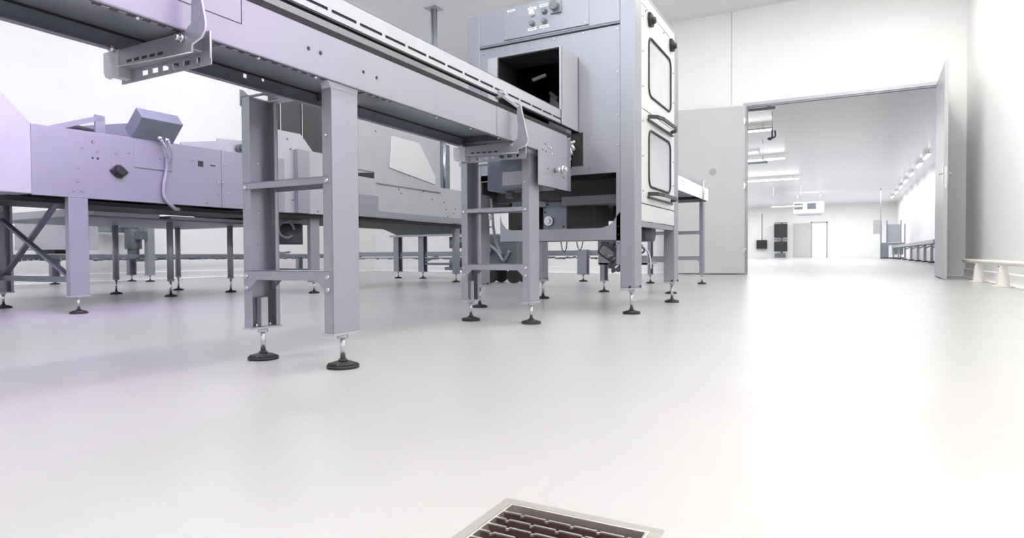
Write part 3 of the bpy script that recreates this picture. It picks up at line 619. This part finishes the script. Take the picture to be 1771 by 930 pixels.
MB().box(SX - .45, SX - .44, 7.5, 8.4, 1.40, 2.2).build('recess_panel', STEELD, C4)
MB().box(SX - .03, SX - .006, 7.515, 7.58, 1.41, 2.2).build('recess_post', STEELD, C4)
for yy in (7.75, 7.95):
    MB().cyl((SX - .25, yy, 1.45), (SX - .25, yy, 2.2), 0.035, n=12).build('guide_column', CHROME, C4)
bolts([(SX - .01, y, z) for y, z in ((5.7, 1.95), (5.95, 1.97), (5.7, 1.75), (5.95, 1.77), (5.7, 1.56), (5.95, 1.58), (6.1, 1.99), (6.55, 1.30), (6.6, 1.25), (7.1, 1.32), (7.3, 1.22), (7.6, 1.20), (7.65, 1.1), (7.7, 1.0), (7.9, 1.12), (7.95, 0.95), (7.85, 1.05))], (1, 0, 0), 0.013, 'bolts', C4, MOTOR, .006)
# body behind the panels, dark underside, legs
MB().box(-6.6, LX - .03, 2.3, 4.45, 0.90, 1.34).box(-6.6, SX - .06, 4.45, 7.4, 0.95, 1.38).build('machine_body', STEELD, C4)
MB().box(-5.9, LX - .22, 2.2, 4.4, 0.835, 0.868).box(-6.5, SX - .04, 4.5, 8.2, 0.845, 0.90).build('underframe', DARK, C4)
channel_leg(C4, LX, -1, 2.49, 0.866, 0.137, 0.05, 0.135)
channel_leg(C4, -6.25, 1, 2.49, 0.93, 0.137, 0.05, 0.135)
MB().box(-6.2, -5.09, 2.53, 2.57, 0.232, 0.275).build('lower_tie', STEELD, C4)
MB().bar((-6.2, 2.55, 0.74), (-5.12, 2.55, 0.25), 0.02, 0.042, (0, 1, 0)).build('cross_brace', STEELD, C4)
MB().bar((-6.25, 2.57, 0.25), (-5.35, 2.57, 0.86), 0.02, 0.042, (0, 1, 0)).build('cross_brace', STEELD, C4)
channel_leg(C4, -5.30, -1, 5.08, 0.88, 0.137, 0.05, 0.135)
MB().box(-6.4, -5.33, 5.12, 5.16, 0.24, 0.28).build('lower_tie', STEELD, C4)
MB().cyl((-5.75, 5.2, 0.56), (-5.75, 5.2, 0.80), 0.14, n=20).build('drive_motor', MOTOR, C4)
tc = MB()
for k in range(5):
    tc.tube(smooth_path([(-5.6, 4.75 + .03 * k, 0.80), (-5.58, 4.85, 0.62 - .02 * k), (-5.6, 4.70 + .04 * k, 0.52), (-5.58, 4.9, 0.46), (-5.6, 5.05, 0.47)]), 0.012, 6)
tc.tube([(-5.5 + 0, 4.92 + .11 * math.cos(a * .5), 0.72 + .09 * math.sin(a * .5)) for a in range(12)], 0.012, 6)
tc.build('cable_tangle', CABLE, C4, kind='stuff')
channel_leg(C4, -5.37, -1, 8.12, 0.92, 0.137, 0.05, 0.135)

db = MB().box(-6.9, -5.95, 1.7, 2.46, 0.79, 0.865).build('drawer_box', STEEL2, C4, bevel=0.004)
MB().box(-5.952, -5.947, 2.24, 2.34, 0.828, 0.842).build('grip_slot', DARK, db)
MB().box(-6.9, -5.97, 1.7, 2.47, 0.775, 0.79).build('drawer_lip', STEELD, C4)
# tray table with slim round legs
C5 = thing('tray_table', 'slim table on four round legs holding a long grey tray under the processing machine', 'table', (-6.87, 4.5, 0))
MB().box(-7.75, -5.97, 3.1, 5.2, 0.785, 0.80).build('tray_lip', STEELD, C5)
for y0, y1 in ((3.15, 3.75), (3.86, 5.12)):
    dw = MB().box(-7.6, -5.95, y0, y1, 0.801, 0.832 if y0 > 3.8 else 0.876).build('tray', STEEL2, C5, bevel=0.004)
    if y0 < 3.8: MB().box(-5.952, -5.947, y1 - .2, y1 - .1, 0.838, 0.852).build('grip_slot', DARK, dw)
for x, y in ((-7.36, 4.11), (-6.32, 4.09), (-7.43, 4.91), (-6.41, 4.89)):
    lg = MB().cyl((x, y, 0.175), (x, y, 0.79), 0.032, n=16).cyl((x, y, 0.165), (x, y, 0.18), 0.036, n=16).build('leg', STEEL2, C5)
    levelling_foot(lg, x, y, 0.17, 0.062, 0.011)

# low conveyors along the left and far walls
def chain(mb, p0, p1, n, dz=0.045):
    p0, p1 = Vector(p0), Vector(p1)
    for k in range(n):
        a = p0.lerp(p1, k / n); b = p0.lerp(p1, (k + .62) / n); z = -random.uniform(.2, 1) * dz * .5
        mb.bar(a + Vector((0, 0, z)), b + Vector((0, 0, z)), 0.05, 0.022 + random.random() * .012)
C6 = thing('left_wall_conveyor', 'low chain conveyor with vertical geared motor running along the white left wall', 'conveyor', (-10.7, 7.0, 0))
MB().box(-10.62, -10.60, 3.6, 12.0, 0.400, 0.47).box(-11.0, -10.98, 3.6, 12.0, 0.40, 0.47).build('side_rail', STEELD, C6)
c = MB(); chain(c, (-10.75, 3.6, 0.40), (-10.75, 12.0, 0.40), 110); c.build('chain', MOTOR, C6, kind='stuff')
for x, y, sg in ((-11.05, 6.35, 1), (-10.42, 6.35, -1), (-11.05, 5.15, 1), (-10.9, 10.0, 1), (-10.42, 10.0, -1)):
    channel_leg(C6, x, sg, y, 0.40 if y != 6.35 or sg > 0 else 0.98, 0.12, 0.10, 0.115, foot_r=0.07)
MB().box(-11.0, -10.45, 6.38, 6.42, 0.345, 0.375).build('lower_tie', STEELD, C6)
gm = MB().cyl((-10.75, 6.3, 0.56), (-10.75, 6.3, 0.90), 0.13, n=20).cyl((-10.75, 6.3, 0.90), (-10.75, 6.3, 0.98), 0.10, n=16).cyl((-10.75, 6.3, 0.47), (-10.75, 6.3, 0.56), 0.09, n=16).box(-10.62, -10.45, 6.24, 6.36, 0.72, 0.86).box(-11.1, -10.85, 6.2, 6.4, 0.86, 0.98)
gm.build('geared_motor', MOTOR, C6, bevel=0.006)
MB().box(-10.65, -10.42, 6.3, 6.34, 0.72, 0.75).build('torque_arm', STEELD, C6)
MB().box(-10.70, -9.55, 4.55, 5.1, 0.53, 0.98).build('drive_housing', STEEL2, C6, bevel=0.01)
MB().box(-11.9 + .5, -10.9, 6.0, 6.6, 0.86, 0.98).build('motor_shelf', STEELD, C6)
vg = MB()
for k in range(8): vg.box(-10.715, -10.70, 4.6, 4.75, 0.56 + k * .045, 0.585 + k * .045)
vg.build('vent_slats', BLACK, C6, kind='stuff')
MB().box(-10.2, -9.7, 4.6, 5.0, 0.475, 0.53).build('housing_base', BLACK, C6)
C7 = thing('far_wall_conveyor', 'low chain conveyor with a dark hopper across the far end, seen under the machines', 'conveyor', (-6.8, 8.8, 0))
fy = 9.2
MB().box(-9.2, -3.3, fy, fy + .02, 0.405, 0.49).box(-9.2, -3.3, fy + .4, fy + .42, 0.405, 0.49).build('side_rail', STEEL, C7)
MB().box(-9.2, -5.75, fy - .03, fy - .01, 0.372, 0.392).build('guide_bar', STEEL2, C7)
c = MB(); chain(c, (-9.2, fy + .2, 0.385), (-3.35, fy + .2, 0.385), 95); c.build('chain', MOTOR, C7, kind='stuff')
for x, y, sg in ((-7.42, fy - .05, 1), (-6.85, fy - .05, 1), (-6.05, fy + .3, 1)):
    channel_leg(C7, x, sg, y, 0.80 if y < fy else 0.42, 0.12, 0.12, 0.13, foot_r=0.07)
MB().hexa([(-7.3, fy - .1, 0.80), (-5.9, fy - .1, 0.80), (-5.9, fy + .5, 0.80), (-7.3, fy + .5, 0.80), (-7.6, fy - .25, 0.95), (-5.7, fy - .25, 0.95), (-5.7, fy + .7, 0.95), (-7.6, fy + .7, 0.95)]).build('hopper', MOTOR, C7)
MB().box(-7.45, -5.75, fy - .12, fy - .06, 0.765, 0.80).build('hopper_rim', STEEL2, C7)
MB().box(-6.45, -5.80, fy + .1, fy + .4, 0.83, 0.93).build('light_box', WHITEP, C7)
mm = MB().cyl((-6.1, fy + .1, 0.55), (-6.1, fy + .1, 0.75), 0.14, n=18).cyl((-5.85, fy + .1, 0.52), (-5.85, fy + .1, 0.72), 0.08, n=14).cyl((-6.05, fy, 0.22), (-6.05, fy, 0.38), 0.13, n=18).cyl((-5.78, fy, 0.22), (-5.78, fy, 0.38), 0.12, n=18)
mm.build('drive_motors', STEELD, C7)
MB().box(-6.25, -5.6, fy - .08, fy + .2, 0.16, 0.22).bar((-6.85, fy, 0.27), (-5.7, fy, 0.27), .03, .04).bar((-6.8, fy, 0.30), (-6.45, fy, 0.41), .03, .04).build('motor_base', STEELD, C7)

# wheeled drive unit under the cabinet line
C8 = thing('drive_trolley', 'dark wheeled drive unit parked on the floor behind the second leg frame', 'trolley', (-4.58, 8.3, 0))
MB().box(-4.92, -4.24, 8.1, 8.6, 0.22, 0.74).build('drive_body', MOTOR, C8, bevel=0.03)
cc = MB().cyl((-4.78, 8.05, 0.52), (-4.78, 8.1, 0.52), 0.11, n=18).tube(smooth_path([(-4.70, 8.06, 0.57), (-4.56, 8.04, 0.47), (-4.46, 8.05, 0.34), (-4.37, 8.06, 0.48)]), 0.028, 8)
cc.build('coiled_hose', STEELD, C8)
for x in (-4.76, -4.35):
    for y in (8.14, 8.48):
        MB().cyl((x, y, 0.11), (x, y + .07, 0.11), 0.11, n=22).cyl((x, y - .008, 0.11), (x, y + .078, 0.11), 0.035, n=12).build('wheel', BLACK, C8)
lg = channel_leg(C7, -3.70, 1, fy - .14, 0.50, 0.12, 0.16, 0.115, foot_r=0.07)

# ------------------------------------------------------------------ floor drain
D = thing('floor_drain', 'square stainless floor drain with slotted grate over a brown pit, bottom centre', 'drain', ((DX0 + DX1) / 2, (DY0 + DY1) / 2, 0))
fr = MB(); w = 0.018; zt = 0.0015
def ring(mb, x0, x1, y0, y1, w, z0, z1):
    return mb.box(x0, x1, y0, y0 + w, z0, z1).box(x0, x1, y1 - w, y1, z0, z1).box(x0, x0 + w, y0 + w, y1 - w, z0, z1).box(x1 - w, x1, y0 + w, y1 - w, z0, z1)
ring(fr, DX0, DX1, DY0, DY1, w, -0.01, zt).build('flange', DRAINF, D, bevel=0.0006)
rr = MB(); ring(rr, DX0 + w, DX1 - w, DY0 + w, DY1 - w, 0.0055, -0.03, 0.003).build('rim', GRATE, D, bevel=0.001)
MB().box(DX0 + .001, DX1 - .001, DY0 + .001, DY1 - .001, -0.28, -0.27).box(DX0 + .001, DX0 + w, DY0, DY1, -0.28, -0.01).box(DX1 - w, DX1 - .001, DY0, DY1, -0.28, -0.01).box(DX0, DX1, DY0 + .001, DY0 + w, -0.28, -0.01).box(DX0, DX1, DY1 - w, DY1 - .001, -0.28, -0.01).build('pit', PITM, D)
gx0, gx1, gy0_, gy1_ = DX0 + w + .0055, DX1 - w - .0055, DY0 + w + .0055, DY1 - w - .0055
k = 0; y = gy1_ - 0.0245
while y > gy0_ + .01:
    g = MB().box(gx0, gx1, y - .0014, y + .0014, -0.024, -0.0016)
    t = MB(); xa = gx0
    xx = gx0 + (0.020 if k % 2 else 0.034)
    while xx < gx1 - .004:
        t.box(xa, xx - .004, y - .0016, y + .0016, -0.0016, 0.0004)
        t.hexa([(xx - .0035, y - .0045, -.004), (xx + .0005, y - .0055, -.004), (xx + .0025, y - .001, -.004), (xx - .0015, y - .001, -.004),
                (xx - .0035, y - .0045, -.0006), (xx + .0005, y - .0055, -.0006), (xx + .0025, y - .001, -.0006), (xx - .0015, y - .001, -.0006)])
        xa = xx + .002; xx += 0.0430
    t.box(xa, gx1, y - .0016, y + .0016, -0.0016, 0.0004)
    gb = g.build('grate_bar', BARBROWN, D); t.build('bar_edge', GRATE, gb); y -= 0.0255; k += 1

# ------------------------------------------------------------------ bumper rail at the right wall, hanging post, grille
B = thing('bumper_rail', 'low cream bumper rail on tapered pedestals along the right wall', 'guard rail', (1.70, 9.5, 0))
MB().tube([(1.70, 12.2, 0.292), (1.70, 12.1, 0.292), (1.70, 3.0, 0.292), (1.70, 2.9, 0.292)], 0.032, 12).build('rail', CREAM, B)
for y in (11.0, 9.45, 7.9, 6.35, 4.8, 3.25):
    pd = MB().box(1.60, 1.80, y - .1, y + .1, 0.0, 0.012).hexa([(1.635, y - .06, .012), (1.765, y - .06, .012), (1.765, y + .06, .012), (1.635, y + .06, .012), (1.662, y - .035, .265), (1.738, y - .035, .265), (1.738, y + .035, .265), (1.662, y + .035, .265)]).build('pedestal', CREAM, B, bevel=0.004)
    MB().cyl((1.672, y - .01, 0.25), (1.650, y - .01, 0.25), 0.011, n=8).build('bolt', MOTOR, pd)
H = thing('ceiling_post', 'thin steel post hanging from a square plate on the ceiling', 'post', (-7.26, 10.28, HC))
MB().box(-7.40, -7.12, 10.14, 10.42, HC - .012, HC).build('ceiling_plate', STEEL2, H)
MB().cyl((-7.29, 10.26, 4.3), (-7.29, 10.26, HC - .012), 0.018, n=10).cyl((-7.21, 10.30, 4.3), (-7.21, 10.30, HC - .012), 0.018, n=10).box(-7.30, -7.20, 10.27, 10.29, 4.3, HC - .012).build('rod', STEEL, H)
V = thing('ceiling_grille', 'white slatted grille on the ceiling beyond the conveyor', 'vent', (-8.2, 8.4, HC))
for k in range(9):
    MB().box(-9.4, -8.0, 7.7 + k * .16, 7.76 + k * .16, HC - .03, HC).build('slat', WHITEP, V)

# ------------------------------------------------------------------ the hall beyond the doorway
def ceiling_light(x, y, L, lab, along='y', z=5.15):
    t = thing('ceiling_light', lab, 'lamp', (x, y, z), 'strip lights in the far hall')
    if along == 'y':
        MB().box(x - .10, x + .10, y - L / 2, y + L / 2, z, z + .06).build('housing', WHITEP, t)
        MB().cyl((x, y - L / 2 + .04, z - .02), (x, y + L / 2 - .04, z - .02), 0.035, n=10).build('lamp_tube', LAMPM, t)
    else:
        MB().box(x - L / 2, x + L / 2, y - .10, y + .10, z, z + .06).build('housing', WHITEP, t)
        MB().cyl((x - L / 2 + .04, y, z - .02), (x + L / 2 - .04, y, z - .02), 0.035, n=10).build('lamp_tube', LAMPM, t)
    for q in (-.4, .4):
        if along == 'y': MB().cyl((x, y + q * L, z + .06), (x, y + q * L, HC), 0.01, n=6).build('hanger', CHROME, t)
        else: MB().cyl((x + q * L, y, z + .06), (x + q * L, y, HC), 0.01, n=6).build('hanger', CHROME, t)
for i, y in enumerate((36.5, 40.0, 44.4, 48.4, 52.5, 57.0, 61.5)):
    n = ['nearest', 'second nearest', 'third nearest', 'fourth nearest', 'third farthest', 'second farthest', 'farthest'][i]
    ceiling_light(3.55, y, 1.8, 'strip light on the far hall ceiling by its right wall, %s of the row' % n)
for i, (x, y) in enumerate(((-4.2, 25.5), (-4.4, 33.5), (-4.3, 43.0))):
    n = ['nearest', 'middle', 'farthest'][i]
    ceiling_light(x, y, 3.6, 'crosswise strip light high on the left in the far hall, %s of three' % n, 'x')
def hanging_frame(y, x1, zt, zb, lab):
    t = thing('hanging_rail', lab, 'rail', (x1 - 1.5, y, HC))
    MB().box(x1 - 3.0, x1, y - .05, y + .05, zb, zb + .07).build('rail', STEELD, t)
    MB().box(x1 - 3.0, x1 - .35, y + .4, y + .5, zt - .12, zt).build('upper_rail', STEEL2, t)
    MB().bar((x1 - .45, y + .4, zt - .06), (x1 - .08, y, zb + .04), 0.04, 0.04).build('stay', STEEL2, t)
    for xx in (x1 - .2, x1 - 2.6):
        MB().cyl((xx, y, zb + .07), (xx, y, HC), 0.015, n=8).build('hanger', CHROME, t)
hanging_frame(20.0, -1.83, 5.20, 4.72, 'grey overhead rail with a slanted stay at the top left of the doorway')
hanging_frame(29.0, -2.95, 5.1, 4.35, 'lower grey overhead rail, second from the top left of the doorway')
hk = thing('hanging_hook', 'dark hook on a rod below the overhead rails in the far hall', 'hook', (-2.25, 23.5, HC))
MB().cyl((-2.25, 23.5, 4.7), (-2.25, 23.5, HC), 0.012, n=8).build('rod', CHROME, hk)
MB().tube(smooth_path([(-2.25, 23.5, 4.78), (-2.25, 23.5, 4.5), (-2.30, 23.5, 4.42), (-2.38, 23.5, 4.46), (-2.16, 23.5, 4.5), (-2.16, 23.5, 4.72)]), 0.03, 8).build('hook', MOTOR, hk)
ac = thing('cooling_unit', 'white ceiling cooling unit with two grey fan grilles at the far end', 'air cooler', (-2.8, 55.0, HC))
MB().prism([(-3.65, 3.60), (-1.55, 3.60), (-1.45, 3.75), (-1.45, 4.55), (-3.65, 4.55)], 'y', 55.0, 56.0).build('casing', WHITEP, ac, bevel=0.05)
for x in (-3.3, -2.35):
    gg = MB()
    for k in range(6): gg.box(x - .28, x + .34, 54.96, 55.0, 3.98 + k * .08, 4.03 + k * .08)
    gg.build('fan_grille', STEELD, ac, kind='stuff')
for x in (-3.4, -1.7): MB().cyl((x, 55.5, 4.55), (x, 55.5, HC), 0.02, n=8).build('hanger', CHROME, ac)
dr = MB().box(-3.35, -1.65, 54.9, 55.9, 3.5, 3.6).build('drip_pan', STEEL2, ac)
pl = thing('pendant_lamp', 'white suspended light panel in front of the cooling unit', 'lamp', (-3.6, 48.0, HC))
MB().box(-4.6, -2.6, 47.6, 48.4, 3.70, 3.78).build('panel', WHITEP, pl)
for x in (-4.5, -2.7): MB().cyl((x, 48, 3.78), (x, 48, HC), 0.012, n=8).build('hanger', CHROME, pl)
# end wall fittings
rk = thing('storage_rack', 'black two-tier storage rack against the far end wall', 'rack', (-5.7, 69.0, 0))
MB().box(-6.35, -5.15, 68.6, 69.4, 2.05, 3.45).build('upper_crate', BLACK, rk)
MB().box(-6.35, -5.15, 68.6, 69.4, 0.65, 1.65).build('lower_crate', BLACK, rk)
MB().box(-6.35, -5.15, 68.6, 69.4, 1.78, 1.92).box(-6.35, -5.15, 68.6, 69.4, 3.55, 3.6).box(-5.72, -5.60, 69.0, 69.2, 0.3, 3.6).box(-6.3, -5.3, 68.7, 69.3, 0.0, 0.45).build('shelf_frame', MOTOR, rk)
sb = thing('switch_box', 'small black box with a cable on the far end wall', 'switch box', (-7.65, 69.9, 0.9))
MB().box(-8.15, -7.15, 69.6, 70.0, 0.95, 1.85).build('box', BLACK, sb)
MB().cyl((-7.65, 69.95, 1.8), (-7.65, 69.95, 4.6), 0.03, n=8).build('cable', CABLE, sb)
d3 = MB().box(-4.6, -3.0, 69.90, 69.98, 0.0, 3.5); struct(d3, 'door_3', DOORM)
d4 = MB().box(-2.9, -1.6, 69.93, 69.99, 0.0, 3.5); struct(d4, 'door_4', WHITEP)
struct(MB().box(-3.0, -2.9, 69.9, 70.0, 0, 3.6).box(-1.6, -1.5, 69.9, 70.0, 0, 3.6).box(-3.0, -1.5, 69.9, 70.0, 3.5, 3.6), 'trim_4', TRIMM)
# roller tables along the right side of the far hall
q = thing('roller_line', 'row of small grey roller tables along the right of the far hall', 'conveyor', (3.4, 45.0, 0))
MB().box(3.1, 3.15, 29.5, 54.2, 0.80, 0.95).box(3.75, 3.8, 29.5, 54.2, 0.80, 0.95).build('frame_rail', STEEL2, q)
MB().box(3.15, 3.75, 29.5, 54.2, 0.90, 0.94).build('bed', STEEL2, q)
for y in (31.0, 33.5, 36.5, 40, 44, 49, 53.8):
    l = MB().box(3.16, 3.27, y, y + .10, 0.06, 0.80).bar((3.22, y + .05, .62), (3.55, y + .05, .80), .06, .06).build('leg', STEEL2, q)
    MB().cyl((3.22, y + .05, 0), (3.22, y + .05, .06), 0.14, n=14).build('levelling_foot', BLACK, l)
q2 = thing('far_filling_machine', 'small grey upright machine with a side box at the far end of the roller tables', 'machine', (2.9, 55.0, 0))
MB().box(1.95, 2.43, 54.6, 55.4, 1.9, 2.95).build('side_box', DOORM, q2)
for x in (2.46, 2.85, 3.75, 4.0): MB().box(x - .04, x + .04, 55.0, 55.1, 0.1, 2.9 if x < 3.8 else 2.6).build('column', STEEL, q2)
MB().box(2.85, 3.7, 55.1, 55.15, 1.25, 2.6).build('window_pane', PANE, q2)
MB().box(2.42, 4.0, 54.7, 55.3, 1.0, 1.2).box(2.5, 2.95, 54.7, 55.3, 0.1, 1.0).box(3.2, 3.9, 54.8, 55.3, 0.3, 0.9).build('base_frame', STEEL, q2)
MB().box(2.40, 4.0, 54.8, 55.2, 0.0, 0.1).build('plinth', STEELD, q2)
MB().cyl((2.43, 55.0, 2.9), (2.43, 55.0, HC), 0.03, n=8).build('supply_pipe', CHROME, q2)
